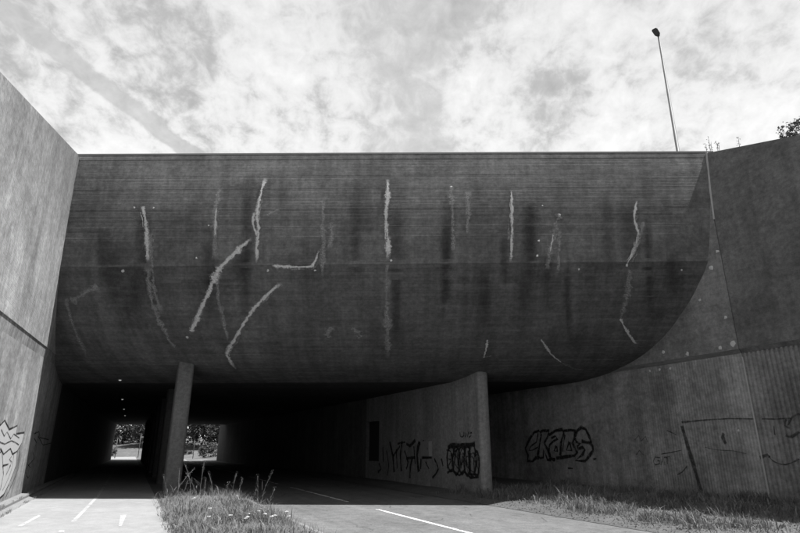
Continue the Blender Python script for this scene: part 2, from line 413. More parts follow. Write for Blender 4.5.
# left wall, one run from the wing into the passage
def zjl(s): return 4.76 + (s - 15.77) * .0455
lw = empty('retaining_wall', P(-3.7, 10, -.5))
def adopt(o, p): o.parent = p; o.matrix_parent_inverse = p.matrix_world.inverted(); return o
adopt(slab('upper_wall', [(-2, zjl(-2)), (88, zjl(88)), (88, 11.15), (22.6, 11.15), (22.6, 12.28), (22.15, 12.26), (11.5, 8.61), (-2, zt_left(-2))][::-1], WL, -4.2, M['left_up']), lw)
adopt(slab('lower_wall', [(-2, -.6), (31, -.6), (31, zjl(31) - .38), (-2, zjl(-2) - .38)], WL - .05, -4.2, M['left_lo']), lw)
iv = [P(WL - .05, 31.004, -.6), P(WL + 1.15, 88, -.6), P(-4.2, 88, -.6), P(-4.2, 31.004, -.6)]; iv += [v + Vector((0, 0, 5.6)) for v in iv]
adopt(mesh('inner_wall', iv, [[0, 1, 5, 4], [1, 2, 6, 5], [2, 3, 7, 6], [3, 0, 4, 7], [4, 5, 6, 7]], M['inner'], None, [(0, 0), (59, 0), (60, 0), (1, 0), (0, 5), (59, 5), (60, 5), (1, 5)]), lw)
vs = [P(WL - .025, -2, zjl(-2)), P(WL - .05, -2, zjl(-2) - .38), P(-4.1, -2, zjl(-2) - .38), P(-4.1, -2, zjl(-2)),
      P(WL - .025, 88, zjl(88)), P(WL - .05, 88, zjl(88) - .38), P(-4.1, 88, zjl(88) - .38), P(-4.1, 88, zjl(88))]
adopt(mesh('ledge', vs, [[0, 1, 5, 4], [1, 2, 6, 5], [3, 0, 4, 7], [0, 3, 2, 1], [4, 5, 6, 7]], M['ledge'], None, [(0, 0), (0, .4), (0, .8), (0, 1), (90, 0), (90, .4), (90, .8), (90, 1)]), lw)
tag(lw, 'tall pale sunlit concrete wing wall with sloping top beside the bike path', 'wall')

ZJ = 4.77
SJ = 11.93
rw = empty('retaining_wall', P(18.6, 6, -.3))
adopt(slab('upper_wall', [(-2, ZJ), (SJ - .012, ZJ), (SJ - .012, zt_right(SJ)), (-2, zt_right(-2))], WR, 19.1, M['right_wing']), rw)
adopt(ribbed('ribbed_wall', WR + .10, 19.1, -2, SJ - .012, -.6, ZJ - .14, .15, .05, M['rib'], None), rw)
def ledge_r(s0, s1, mat):
    vs = []
    for s in (s0, s1): vs += [P(WR, s, ZJ), P(WR + .10, s, ZJ - .14), P(18.9, s, ZJ - .14), P(18.9, s, ZJ)]
    return mesh('ledge', vs, [[0, 1, 5, 4], [1, 2, 6, 5], [3, 0, 4, 7], [0, 3, 2, 1], [4, 5, 6, 7]], mat, None, [(0, 0), (0, .2), (0, .6), (0, 1), (20, 0), (20, .2), (20, .6), (20, 1)])
adopt(ledge_r(-2, SJ - .012, M['right_wing']), rw)
tag(rw, 'dark shaded wing wall with sloping top and vertical ribs below its ledge', 'wall')

aw = empty('abutment_wall', P(18.6, 30, -.3))
adopt(slab('upper_wall', [(SJ + .012, ZJ), (88, ZJ), (88, 11.15), (SJ + .45, 11.15), (SJ + .45, 12.16), (SJ + .012, 12.16)], WR, 19.1, M['right_ab']), aw)
lowab = adopt(ribbed('lower_wall', WR + .10, 19.1, SJ + .012, 34, -.6, ZJ - .14, .11, .008, M['rib_ab'], None), aw)
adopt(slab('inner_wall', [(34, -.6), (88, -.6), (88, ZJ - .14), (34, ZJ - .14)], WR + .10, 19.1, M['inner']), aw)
adopt(ledge_r(SJ + .012, 88, M['right_ab']), aw)
adopt(slab('joint_sealant', [(SJ - .022, .0), (SJ + .022, .0), (SJ + .015, 4.5), (SJ - .015, 4.5)], WR + .085, WR + .16, M['seal']), aw)
adopt(slab('upper_joint', [(SJ - .012, 4.8), (SJ + .012, 4.8), (SJ + .012, 12.0), (SJ - .012, 12.0)], WR + .03, WR + .2, M['cap']), aw)
adopt(slab('joint_sealant', [(SJ - .03, 9.5), (SJ + .03, 9.5), (SJ - .03, 10.6), (SJ - .16, 12.13), (SJ - .23, 12.13), (SJ - .10, 10.6)], WR - .012, WR + .05, M['seal']), aw)
tag(aw, 'concrete abutment under the bridge end carrying the large black block-letter graffiti', 'wall')

# ------------------------------------------------------------------ the bridge
br = empty('overpass_bridge', (0, 20, 0))
def x_on(w, off, ext):
    """x where the line y = front(x) + off meets the plane w, moved ext outwards"""
    # w = x*DY - y*DX
    return (w + DX * (18.3 + off)) / (DY - DX * K) + ext
def sweep(name, rows, mat, ncol=40, arc0=0.0, parent=br):
    """rows: list of (off, z); swept between the two side walls"""
    vs, fs, uv = [], [], []; arc = arc0; prev = None
    for off, z in rows:
        if prev: arc += math.hypot(off - prev[0], z - prev[1])
        prev = (off, z)
        xa, xb = x_on(WL - .25, off, 0), x_on(WR + .25, off, 0)
        for j in range(ncol + 1):
            x = xa + (xb - xa) * j / ncol; vs.append((x, front(x) + off, z + tilt(x, z))); uv.append((x, 20 - arc))
    for i in range(len(rows) - 1):
        for j in range(ncol):
            a = i * (ncol + 1) + j; fs.append([a, a + ncol + 1, a + ncol + 2, a + 1])
    return adopt(mesh(name, vs, fs, mat, None, uv), parent), arc
def boards(pts, width=.125, amp=.003, seed=1):
    """stepped profile: every shuttering board left its face a few millimetres in or out"""
    rr = random.Random(seed); L = [0]
    for (z0, o0), (z1, o1) in zip(pts, pts[1:]): L.append(L[-1] + math.hypot(z1 - z0, o1 - o0))
    def at(a):
        for i in range(len(L) - 1):
            if a <= L[i + 1] + 1e-9:
                t = (a - L[i]) / (L[i + 1] - L[i]); z = pts[i][0] + (pts[i + 1][0] - pts[i][0]) * t; o = pts[i][1] + (pts[i + 1][1] - pts[i][1]) * t
                dz, do = pts[i + 1][0] - pts[i][0], pts[i + 1][1] - pts[i][1]; l = math.hypot(dz, do)
                return z, o, (do / l, dz / l)       # outward normal is (off, z) = (dz, -do)/l reversed below
        return pts[-1][0], pts[-1][1], (0, -1)
    rows = []; n = int(L[-1] / width)
    for i in range(n):
        d = rr.uniform(-amp, amp)
        for a in (i * L[-1] / n, (i + .97) * L[-1] / n):
            z, o, (do, dz) = at(a); rows.append((o + dz * d, z - do * d))
    return rows
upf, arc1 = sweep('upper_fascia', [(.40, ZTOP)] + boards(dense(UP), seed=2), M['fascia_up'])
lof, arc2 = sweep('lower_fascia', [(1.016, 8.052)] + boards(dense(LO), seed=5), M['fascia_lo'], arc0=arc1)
sweep('parapet_cap', [(.392, ZTOP - .05), (.392, ZTOP + .012), (.80, ZTOP + .012), (.80, ZTOP - 1.05)], M['cap'])
def plate(name, o0, o1, z0, z1, mat, far_y=None):
    """slab across the passage from off o0 at the front to the far face"""
    vs = []; uv = []
    for z in (z0, z1):
        for off in (o0, o1):
            for w in (WL - .4, WR + .4):
                x = x_on(w, off, 0); vs.append((x, front(x) + off, z)); uv.append((front(x) + off, x))
    return adopt(mesh(name, vs, [[0, 1, 3, 2], [4, 6, 7, 5], [0, 4, 5, 1], [2, 3, 7, 6], [0, 2, 6, 4], [1, 5, 7, 3]], mat, None, uv), br)
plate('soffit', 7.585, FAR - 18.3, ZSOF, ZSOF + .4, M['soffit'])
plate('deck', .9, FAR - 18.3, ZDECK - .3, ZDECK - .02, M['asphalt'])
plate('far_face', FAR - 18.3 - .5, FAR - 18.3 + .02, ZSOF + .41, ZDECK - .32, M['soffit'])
tag(br, 'massive board-marked concrete overpass with rounded dark fascia streaked by white lime', 'bridge')

# lime streaks and rain stains on the fascia
def streak_mat(name, val, dens, edge=.5, amax=1.0, scale=14.0):
    m, t, b = mat_new(name, .9, .1)
    u, v, _ = t.sep(t.add('ShaderNodeUVMap').outputs[0])
    tc = t.add('ShaderNodeTexCoord'); n = t.noise(tc.outputs['Object'], scale, 6, .7); n2 = t.noise(tc.outputs['Object'], 3.0, 4, .6)
    prof = t.m('SUBTRACT', 1.0, t.m('ABSOLUTE', u)); n3 = t.noise(tc.outputs['Object'], scale * 2.5, 6, .75)
    t.put(b.inputs['Base Color'], t.m('MULTIPLY', val, t.m('ADD', .35, t.m('MULTIPLY', t.ss(n3, .3, .68), 1.1))))
    al = t.m('ADD', t.m('MULTIPLY', prof, edge), t.m('MULTIPLY', t.m('SUBTRACT', n, .5), 2.4))
    al = t.m('ADD', al, t.m('MULTIPLY', t.m('SUBTRACT', n2, .5), 1.0))
    al = t.m('MULTIPLY', t.ss(al, .20 - dens, .85 - dens), amax)
    al = t.m('MULTIPLY', al, t.m('MULTIPLY', t.ss(v, 0, .08), t.m('SUBTRACT', 1.0, t.ss(v, .85, 1.0))))
    t.put(b.inputs['Alpha'], al); return m
M['lime'] = streak_mat('lime_deposit', .50, .02, 1.05, .95, 20.0)
M['lime_faint'] = streak_mat('thin_lime_deposit', .30, .14, .8, .5, 9.0)
M['lime_bleed'] = streak_mat('lime_bleed', .17, .02, .75, .30, 8.0)
M['stain'], t_, b_ = mat_new('dark_rain_stain', .9, .1); b_.inputs['Base Color'].default_value = (.02, .02, .02, 1)
u_, v_, _ = t_.sep(t_.add('ShaderNodeUVMap').outputs[0]); n_ = t_.noise(t_.add('ShaderNodeTexCoord').outputs['Object'], 1.6, 4, .6)
a_ = t_.m('MULTIPLY', t_.ss(t_.m('SUBTRACT', 1.0, t_.m('ABSOLUTE', u_)), 0, 1), t_.m('MULTIPLY', t_.ss(v_, 0, .35), t_.m('SUBTRACT', 1.0, t_.ss(v_, .6, 1.0))))
t_.put(b_.inputs['Alpha'], t_.m('MULTIPLY', a_, t_.m('ADD', .05, t_.m('MULTIPLY', n_, .5))))
def smooth_pts(pts, k=5):
    if len(pts) < 3:
        (x0, y0), (x1, y1) = pts; return [(x0 + (x1 - x0) * i / k, y0 + (y1 - y0) * i / k) for i in range(k + 1)]
    return dense(pts, k)
def ribbon(name, pts3, half, mat, parent, nrm=None, jit=.0, seed=0):
    rr = random.Random(seed); vs, fs, uv = [], [], []; n = len(pts3)
    for i, p in enumerate(pts3):
        tn = (pts3[min(i + 1, n - 1)] - pts3[max(i - 1, 0)]).normalized()
        nn = nrm(p) if nrm else Vector((0, -1, 0)); a = tn.cross(nn).normalized()
        h = half * (1 + rr.uniform(-jit, jit)) * (1 + (.38 * math.sin(i * .9 + seed) * math.sin(i * .37 + seed * 2.1) if jit > .2 else 0))
        for k in (-1, 0, 1): vs.append(p + a * h * k); uv.append((k, i / (n - 1)))
    for i in range(n - 1):
        for k in (0, 1): fs.append([3 * i + k, 3 * i + k + 1, 3 * i + k + 4, 3 * i + k + 3])
    return adopt(mesh(name, vs, fs, mat, None, uv), parent)
def fnorm(p):
    z = p.z; d = (prof_off(z + .15) - prof_off(z - .15)) / .3 if z < 12 else 0
    return Vector((K, -1, d)).normalized()
c6 = lambda x, y: (60 + x / 2.222, 140 + y / 2.222)
c7 = lambda x, y: (370 + x / 2.133, 140 + y / 2.133)
ST_ = [
 ('lime', 3.2, c6, [(183, 145), (190, 180), (193, 220), (195, 275)]), ('lime_faint', 4, c6, [(195, 275), (200, 340), (215, 390), (235, 430), (258, 468)]),
 ('lime_faint', 3, c6, [(204, 205), (202, 240), (210, 330), (225, 390)]),
 ('lime_faint', 4, c6, [(355, 105), (347, 150), (344, 210), (345, 272)]), ('lime', 1.6, c6, [(349, 150), (345, 180), (345, 215)]), ('lime_faint', 3, c6, [(348, 310), (352, 350), (365, 410), (375, 450)]),
 ('lime', 2.4, c6, [(457, 82), (445, 125), (438, 165), (441, 195), (437, 240), (438, 276)]), ('lime', 2.2, c6, [(432, 160), (429, 185), (440, 215)]), ('lime_faint', 2.6, c6, [(458, 166), (472, 160), (488, 154)]),
 ('lime', 3.4, c6, [(428, 216), (395, 245), (366, 273), (347, 298), (338, 320), (320, 362), (300, 404), (288, 432)]), ('lime', 6.0, c6, [(356, 284), (347, 300), (340, 320)]), ('lime', 3.6, c6, [(308, 392), (297, 414), (290, 426)]),
 ('lime', 2.8, c6, [(494, 316), (465, 340), (435, 370), (410, 405), (390, 440), (371, 470), (378, 490), (392, 512)]), ('lime', 3.5, c6, [(380, 455), (370, 478)]),
 ('lime', 2.0, c6, [(470, 279), (500, 281), (540, 282), (562, 277), (576, 243)]),
 ('lime_faint', 3, c6, [(585, 130), (584, 200), (583, 312)]), ('lime_faint', 4, c6, [(600, 182), (604, 212), (598, 242)]),
 ('lime_faint', 4, c6, [(84, 322), (50, 343), (24, 362)]), ('lime_faint', 3, c6, [(14, 350), (20, 382), (40, 440), (62, 482)]),
 ('lime_faint', 4, c6, [(592, 440), (600, 412)]), ('lime_faint', 5, c6, [(650, 415), (672, 440)]),
 ('lime', 3.0, c7, [(37, 82), (38, 120), (34, 165), (38, 210), (38, 258)]), ('lime_faint', 4, c7, [(37, 262), (36, 350), (38, 472)]), ('lime', 1.6, c7, [(33, 170), (33, 215)]),
 ('lime_faint', 3, c7, [(173, 98), (177, 160), (177, 245)]), ('lime_faint', 3, c7, [(207, 108), (210, 150), (207, 205)]),
 ('lime', 2.0, c7, [(302, 106), (303, 150), (302, 200), (300, 264)]),
 ('lime_faint', 4, c7, [(404, 155), (395, 190), (383, 245), (377, 278)]), ('lime', 1.4, c7, [(392, 200), (384, 240)]), ('lime_faint', 2.5, c7, [(404, 190), (402, 288)]),
 ('lime', 1.8, c7, [(570, 128), (564, 168), (572, 205), (560, 240), (547, 270)]), ('lime_faint', 3, c7, [(585, 172), (574, 210), (560, 250)]), ('lime_faint', 4, c7, [(553, 275), (553, 300), (545, 350), (534, 384)]), ('lime', 1.8, c7, [(533, 380), (548, 408), (568, 437)]),
 ('lime', 1.8, c7, [(250, 425), (247, 448), (243, 466)]), ('lime_faint', 2.5, c7, [(238, 464), (260, 460)]),
 ('lime', 1.5, c7, [(363, 424), (385, 455), (410, 476)]), ('lime_faint', 2.5, c7, [(410, 476), (440, 489), (466, 492)]),
 ('stain', 14, c7, [(340, 100), (340, 200), (328, 330), (306, 445)]), ('stain', 8, c7, [(168, 110), (166, 240), (158, 420)]), ('stain', 8, c7, [(245, 240), (245, 340), (238, 440)]),
 ('stain', 14, c6, [(402, 225), (402, 270), (398, 330)]), ('stain', 10, c6, [(93, 180), (95, 260), (100, 330)]), ('stain', 12, c6, [(190, 60), (185, 200), (200, 330), (240, 440)]), ('stain', 10, c7, [(-30, 60), (-30, 200), (-35, 330)]),
]
rq = random.Random(17)
for _ in range(16):
    x_ = rq.uniform(85, 680); y_ = rq.uniform(165, 260); l_ = rq.uniform(50, 130); ST_.append(('stain', rq.uniform(5, 16), lambda x, y: (x, y), [(x_, y_), (x_ + rq.uniform(-2, 2), y_ + l_ * .5), (x_ + (400 - x_) * -.02, min(355, y_ + l_))]))
for i, (kind, hw, cf, pts) in enumerate(ST_):
    dp = smooth_pts([cf(*p) for p in pts], 6)
    rr = random.Random(i); wob = .0 if kind == 'stain' else .5
    dp = [(x + rr.uniform(-wob, wob), y) for x, y in dp]
    p3 = [on_fascia(x, y, .008 + .0004 * (i % 9) if kind == 'stain' else .018 + .0006 * i) for x, y in dp]
    up_ = sum(p.z for p in p3) / len(p3) > 8.05
    if kind == 'lime' and len(pts) > 3:                # thin bleed of lime round the crust
        for q in range(3):
            k0 = rr.randrange(0, max(1, len(dp) - 6)); k1 = min(len(dp), k0 + rr.randrange(5, 11)); ox = rr.choice((-1, 1)) * rr.uniform(1.2, 3.2)
            ribbon('lime_streak', [on_fascia(x + ox + .4 * math.sin(y * .7 + q), y + 2, .0165 + .0002 * q) for x, y in dp[k0:k1]], .022 + .012 * q, M['lime_faint'] if q else M['lime'], upf if up_ else lof, fnorm, .5, i * 7 + q)
        ribbon('lime_bleed', [on_fascia(x + .8, y + 1, .015 + .0001 * i) for x, y in dp], hw / 2.2 * .034 * 5.5, M['lime_bleed'], upf if up_ else lof, fnorm, .3, i + 99)
    ribbon('rain_stain' if kind == 'stain' else 'lime_streak', p3, hw / 2.2 * .034 * (2.6 if kind == 'stain' else 2.4), M[kind], upf if up_ else lof, fnorm, .35 if kind != 'stain' else .1, i)
M['patch'] = plain('lime_spot', .42, .9, .2, 9)
def blob(name, centre, rad, nrm, mat, parent, seed):
    rr = random.Random(seed); a = nrm.cross(Vector((0, 0, 1))).normalized(); b = nrm.cross(a); n = 9
    vs = [centre + (a * math.cos(2 * math.pi * k / n) + b * math.sin(2 * math.pi * k / n)) * rad * rr.uniform(.55, 1.15) for k in range(n)] + [centre + nrm * .01]
    return adopt(mesh(name, vs, [[k, (k + 1) % n, n] for k in range(n)], mat), parent)
for i, (cf, x, y, r) in enumerate([(c6, 140, 291, .07), (c6, 462, 290, .055), (c6, 567, 290, .045), (c6, 303, 262, .045), (c6, 283, 439, .075), (c6, 165, 150, .04), (c6, 208, 151, .04),
        (c7, 45, 257, .06), (c7, 357, 247, .055), (c7, 360, 215, .05), (c7, 173, 100, .05), (c7, 404, 160, .065), (c7, 446, 276, .045), (c7, 665, 277, .045), (c7, 548, 267, .06), (c7, 368, 140, .03), (c6, 330, 190, .03)]):
    p = on_fascia(*cf(x, y), .022); blob('lime_spot', p, r, fnorm(p), M['patch'], upf if p.z > 8.05 else lof, i)
c9 = lambda x, y: (560 + x / 2.667, 200 + y / 2.667)
upab = [c for c in aw.children if c.name.startswith('upper_wall')][0]
for i, (x, y, r) in enumerate([(420, 137, .07), (403, 181, .10), (373, 267, .06), (441, 313, .07), (462, 381, .14), (428, 394, .10), (340, 410, .08), (276, 405, .09)]):
    s_, z_ = on_wall(WR, *c9(x, y)); blob('lime_spot', P(WR - .006, s_, z_), r, -Vector((DY, -DX, 0)), M['patch'], upab, 40 + i)
for i, (x, y, r) in enumerate([(240, 456, .05), (266, 452, .06), (294, 449, .06)]):
    s_, z_ = on_wall(WR + .1, *c9(x, y)); blob('lime_spot', P(WR + .094, s_, z_), r, -Vector((DY, -DX, 0)), M['patch'], lowab, 60 + i)

# ------------------------------------------------------------------ pier wall, columns
pw = empty('pier_wall', P(13.27, 19.9, -.4))
PS0 = on_wall(WP0, 483, 480)[0]                      # where the nose of the pier stands
ds0, _ = on_wall(WP0, 379, 440); ds1, _ = on_wall(WP0, 366, 440)
_, dz1 = on_wall(WP0, 372, 421.5); _, dz0 = on_wall(WP0, 372, 461)
ztopp = lambda s: 6.0
def nose_profile(w0, w1, s0, s1, n=8):
    """plan outline of a slab with a rounded front end"""
    c, r = (w0 + w1) / 2, (w1 - w0) / 2; e = min(r, .16)
    pts = [(w0, s1)] + [(c - r * math.cos(math.pi * k / n) ** 1 if True else 0, s0 + e - e * math.sin(math.pi * k / n)) for k in range(n + 1)] + [(w1, s1)]
    return pts
def plan_extrude(name, plan, z0, z1, mat, smooth=False):
    n = len(plan); vs = [P(w, s, z) for z in (z0, z1) for w, s in plan]; uv = []
    per = 0; pers = []
    for i, (w, s) in enumerate(plan):
        if i: per += math.hypot(w - plan[i - 1][0], s - plan[i - 1][1])
        pers.append(per)
    uv = [(p, z) for z in (z0, z1) for p in pers]
    fs = [[i, (i + 1) % n, n + (i + 1) % n, n + i] for i in range(n)] + [list(range(n))[::-1], list(range(n, 2 * n))]
    me = bpy.data.meshes.new(name); bm = bmesh.new(); bv = [bm.verts.new(v) for v in vs]
    for f in fs: bm.faces.new([bv[i] for i in f])
    bmesh.ops.recalc_face_normals(bm, faces=bm.faces); lay = bm.loops.layers.uv.new('UVMap'); bm.verts.index_update()
    for f in bm.faces:
        for lp in f.loops: lp[lay].uv = uv[lp.vert.index]
    bm.to_mesh(me); bm.free(); return link(name, me, mat)
adopt(plan_extrude('nose_wall', nose_profile(WP0, WP1, PS0, ds0), -.6, 5.9, M['pier']), pw)
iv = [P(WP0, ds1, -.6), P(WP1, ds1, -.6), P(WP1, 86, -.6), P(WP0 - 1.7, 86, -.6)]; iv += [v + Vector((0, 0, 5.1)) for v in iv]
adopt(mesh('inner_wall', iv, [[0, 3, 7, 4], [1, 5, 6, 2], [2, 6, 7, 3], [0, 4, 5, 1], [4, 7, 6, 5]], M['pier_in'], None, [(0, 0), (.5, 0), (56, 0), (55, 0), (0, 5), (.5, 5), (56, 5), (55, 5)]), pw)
adopt(slab('lintel', [(ds0, dz1), (ds1, dz1), (ds1, 4.6), (ds0, 4.6)], WP0, WP1, M['pier']), pw)
adopt(slab('sill', [(ds0, -.6), (ds1, -.6), (ds1, dz0), (ds0, dz0)], WP0, WP1, M['pier']), pw)
ht = adopt(slab('hatch', [(ds0, dz0), (ds1, dz0), (ds1, dz1), (ds0, dz1)], WP0 + .22, WP0 + .27, M['hatch']), pw)
tag(pw, 'long grey pier wall with rounded nose and hatch niche, covered in black scribbled graffiti', 'pier')
nosew = [c for c in pw.children if c.name.startswith('nose_wall')][0]

ct = on_wall(0, 0, 0) if False else None
def make_column(s0, first):
    c = empty('support_column', P(1.71, s0 + .5, -.2))
    w0, w1, L, r = 1.40, 2.02, 1.1, .14
    plan = []
    for cw, cs, a0 in ((w0 + r, s0 + r, 180), (w1 - r, s0 + r, 270), (w1 - r, s0 + L - r, 0), (w0 + r, s0 + L - r, 90)):
        for k in range(6):
            a = math.radians(a0 + 90 * k / 5); plan.append((cw + r * math.cos(a), cs + r * math.sin(a)))
    ztop = 5.6 if first else 4.6
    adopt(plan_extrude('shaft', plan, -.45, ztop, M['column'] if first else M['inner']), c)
    return c
CS0 = 24.7
cols = []
for k in range(9):
    c = make_column(CS0 + 6.6 * k, k == 0)
    tag(c, 'foremost pale rectangular column rising from the grass between path and road' if k == 0 else 'dark column in the row behind the foremost one inside the underpass', 'column',
        None if k == 0 else 'columns deeper inside the underpass')

# small cabinet on the pier wall
s0, z1 = on_wall(WP0, 432, 441); s1, z0 = on_wall(WP0, 423.5, 456)
ub = empty('utility_box', P(WP0 - .1, (s0 + s1) / 2, z0))
bm = bmesh.new(); adopt(slab('body', [(s0, z0), (s1, z0), (s1, z1), (s0, z1)], WP0 - .16, WP0 - .002, M['box']), ub)
adopt(slab('door', [(s0 + .03, z0 + .03), (s1 - .03, z0 + .03), (s1 - .03, z1 - .03), (s0 + .03, z1 - .03)], WP0 - .175, WP0 - .162, M['box']), ub)
adopt(slab('handle', [(s0 + .10, (z0 + z1) / 2 - .05), (s0 + .14, (z0 + z1) / 2 - .05), (s0 + .14, (z0 + z1) / 2 + .05), (s0 + .10, (z0 + z1) / 2 + .05)], WP0 - .195, WP0 - .176, M['dark_metal']), ub)
tag(ub, 'small pale cabinet mounted on the pier wall among the graffiti', 'cabinet')

# lamps along the ceiling over the bike path
ml, tl, bl_ = mat_new('lamp_lens', .3, .5)
bl_.inputs['Base Color'].default_value = (.8, .8, .8, 1); bl_.inputs['Emission Color'].default_value = (1, 1, 1, 1); bl_.inputs['Emission Strength'].default_value = .16
sl = []
for x, y in ((122, 380), (124, 398), (125, 409), (126, 416)):
    pass
for k, s in enumerate((28.2, 38.6, 49, 59.5)):
    q = P(-.8, s, 0); off = q.y - front(q.x)
    zc = ZSOF
    for (zz, oo) in PROF:
        if oo <= off: zc = zz
    zc = min(zc, 4.9); zc = max(zc, ZSOF)
    t = empty('ceiling_lamp', P(-.8, s, zc))
    bm = bmesh.new(); box_bm(bm, P(-.8, s, zc - .035), (.20, .20, .06), -math.radians(-25)); bmesh.ops.bevel(bm, geom=bm.edges[:], offset=.012, segments=1, affect='EDGES'); adopt(bm_obj('housing', bm, M['dark_metal']), t)
    bm = bmesh.new(); r = bmesh.ops.create_uvsphere(bm, u_segments=14, v_segments=8, radius=.06)
    for v in r['verts']: v.co = Vector((v.co.x, v.co.y, v.co.z * .6)) + P(-.8, s, zc - .075)
    ln = bm_obj('lens', bm, ml); adopt(ln, t)
    tag(t, 'small round lit lamp in the row on the ceiling above the bike path', 'lamp', 'lamps along the bike path ceiling')

# ------------------------------------------------------------------ graffiti (flat spray paint, a few mm proud of the walls)
def spray(name, w0, px_pts, half, mat, parent, lift, k=4, closed=False):
    pts = px_pts + ([px_pts[0]] if closed else [])
    sp = [on_wall(w0, x, y) for x, y in pts]
    if k > 1: sp = smooth_pts(sp, k)
    n = len(sp); vs, fs, uv = [], [], []
    for i, (a, z) in enumerate(sp):
        a0, z0 = sp[max(i - 1, 0)]; a1, z1 = sp[min(i + 1, n - 1)]; L = math.hypot(a1 - a0, z1 - z0) or 1
        na, nz = -(z1 - z0) / L, (a1 - a0) / L; hh = 1.35 * half * (1 + .22 * math.sin(i * 2.3 + half * 50))
        for q in (-1, 0, 1): vs.append(P(w0 + lift, a + na * hh * q, z + nz * hh * q)); uv.append((q, i / max(1, n - 1)))
    for i in range(n - 1):
        for q in (0, 1): fs.append([3 * i + q, 3 * i + q + 1, 3 * i + q + 4, 3 * i + q + 3])
    return adopt(mesh(name, vs, fs, mat, None, uv), parent)
def soft_spray(name, val, amax):
    m, t, b = mat_new(name, .7, .2); b.inputs['Base Color'].default_value = (val, val, val, 1)
    u, v, _ = t.sep(t.add('ShaderNodeUVMap').outputs[0]); n = t.noise(t.add('ShaderNodeTexCoord').outputs['Object'], 7.0, 5, .7)
    al = t.m('MULTIPLY', t.ss(t.m('SUBTRACT', 1.0, t.m('ABSOLUTE', u)), .02, .55), t.m('ADD', .35, t.m('MULTIPLY', t.ss(n, .3, .55), .65)))
    t.put(b.inputs['Alpha'], t.m('MULTIPLY', al, amax)); return m
M['spray'] = soft_spray('black_spray', .016, .95); M['spray_faint'] = soft_spray('faded_black_spray', .025, .7); M['seal2'] = soft_spray('pale_spray_line', .30, .6)
cA = lambda x, y: (510 + x / 7.27, 410 + y / 7.27)
cC = lambda x, y: (320 + x / 4.444, 410 + y / 4.444)
cB = lambda x, y: (610 + x / 4.21, 390 + y / 4.21)
cL = lambda x, y: (x / 4.4375, 400 + y / 4.4375)
def many(cf, w0, strokes, mat, parent, lift0, sg=-1):
    for i, st in enumerate(strokes):
        half, pts = st[0], st[1]; kk = st[2] if len(st) > 2 else 3
        spray('graffiti', w0, [cf(*p) for p in pts], half, mat, parent, lift0 + sg * .0006 * i, kk)
WA = WR + .10
# big block letters
many(cA, WA, [
 (.072, [(215, 150), (175, 162), (138, 220), (112, 278), (132, 330), (128, 370), (165, 372), (190, 345), (212, 350)], 1),
 (.040, [(205, 168), (192, 235), (152, 262), (138, 292), (165, 292), (206, 268), (198, 318), (205, 345)], 1),
 (.072, [(218, 162), (240, 150), (284, 150), (276, 192), (250, 240), (276, 290), (292, 352), (326, 362)], 1),
 (.060, [(228, 172), (216, 250), (206, 330), (218, 350), (244, 345), (246, 292), (264, 332), (272, 362), (300, 362)], 1),
 (.072, [(284, 182), (330, 150), (382, 140), (392, 170), (372, 240), (366, 330)], 1),
 (.060, [(300, 206), (330, 190), (346, 208), (318, 226), (290, 252), (284, 300), (300, 350), (330, 360)], 1),
 (.05, [(336, 258), (322, 296), (346, 298), (340, 265)], 1),
 (.072, [(392, 152), (440, 145), (472, 150), (470, 202), (456, 240), (490, 310), (470, 332), (400, 340), (338, 350)], 1),
 (.05, [(431, 228), (412, 292), (450, 294), (434, 235)], 1), (.034, [(402, 180), (390, 240), (384, 302)], 1),
 (.072, [(474, 192), (490, 150), (520, 125), (552, 140), (576, 190), (590, 232), (560, 236), (522, 226)], 1),
 (.068, [(474, 202), (482, 230), (510, 246), (490, 265), (496, 282), (530, 270), (546, 290), (530, 322), (480, 366), (546, 370), (580, 330), (606, 295), (602, 262), (578, 236)], 1),
 (.03, [(422, 423), (458, 423)], 1), (.03, [(608, 358), (630, 352)], 1)], M['spray'], lowab, -.006)
# tags and lines further along the same wall and on the ribbed wing
many(cB, WA, [
 (.075, [(303, 150), (344, 290), (388, 436)], 2), (.03, [(302, 136), (350, 131), (400, 126)], 1),
 (.02, [(212, 285), (190, 282), (183, 300), (190, 315), (210, 310), (210, 298), (200, 298)], 1), (.02, [(215, 315), (225, 285), (232, 315)], 1), (.02, [(228, 284), (252, 280)], 1), (.02, [(240, 283), (242, 312)], 1),
 (.018, [(215, 270), (260, 262), (302, 253)], 1), (.02, [(285, 356), (305, 345), (326, 320)], 1), (.018, [(240, 170), (280, 188)], 1),
 (.018, [(105, 210), (122, 190), (132, 215), (150, 195), (160, 220)], 1), (.018, [(112, 272), (125, 254), (142, 274)], 1), (.06, [(480, 182), (476, 200), (488, 226)], 2),
 (.012, [(400, 240), (450, 252), (520, 256), (575, 268)], 2)], M['spray_faint'], lowab, -.006)
ribw = [c for c in rw.children if c.name.startswith('ribbed_wall')][0]
many(cB, WA, [(.02, [(640, 121), (700, 122), (760, 118)], 1), (.05, [(632, 285), (665, 272), (672, 284)], 1), (.02, [(668, 276), (690, 300), (740, 314), (798, 290)], 3),
 (.03, [(742, 122), (738, 150), (760, 160)], 2), (.04, [(740, 190), (762, 198), (798, 176)], 2), (.02, [(690, 150), (695, 190)], 1), (.03, [(800, 100), (770, 112), (748, 150)], 2)], M['spray_faint'], ribw, -.006)
many(cB, WA, [(.02, [(400, 126), (500, 120), (590, 121), (606, 121)], 1)], M['spray_faint'], lowab, -.012)
many(cB, WA, [(.014, [(70, 110), (76, 150), (78, 190)], 2), (.014, [(80, 230), (82, 330)], 2), (.02, [(10, 165), (12, 200)], 1), (.012, [(540, 310), (545, 345)], 1)], M['seal2'], lowab, -.014)
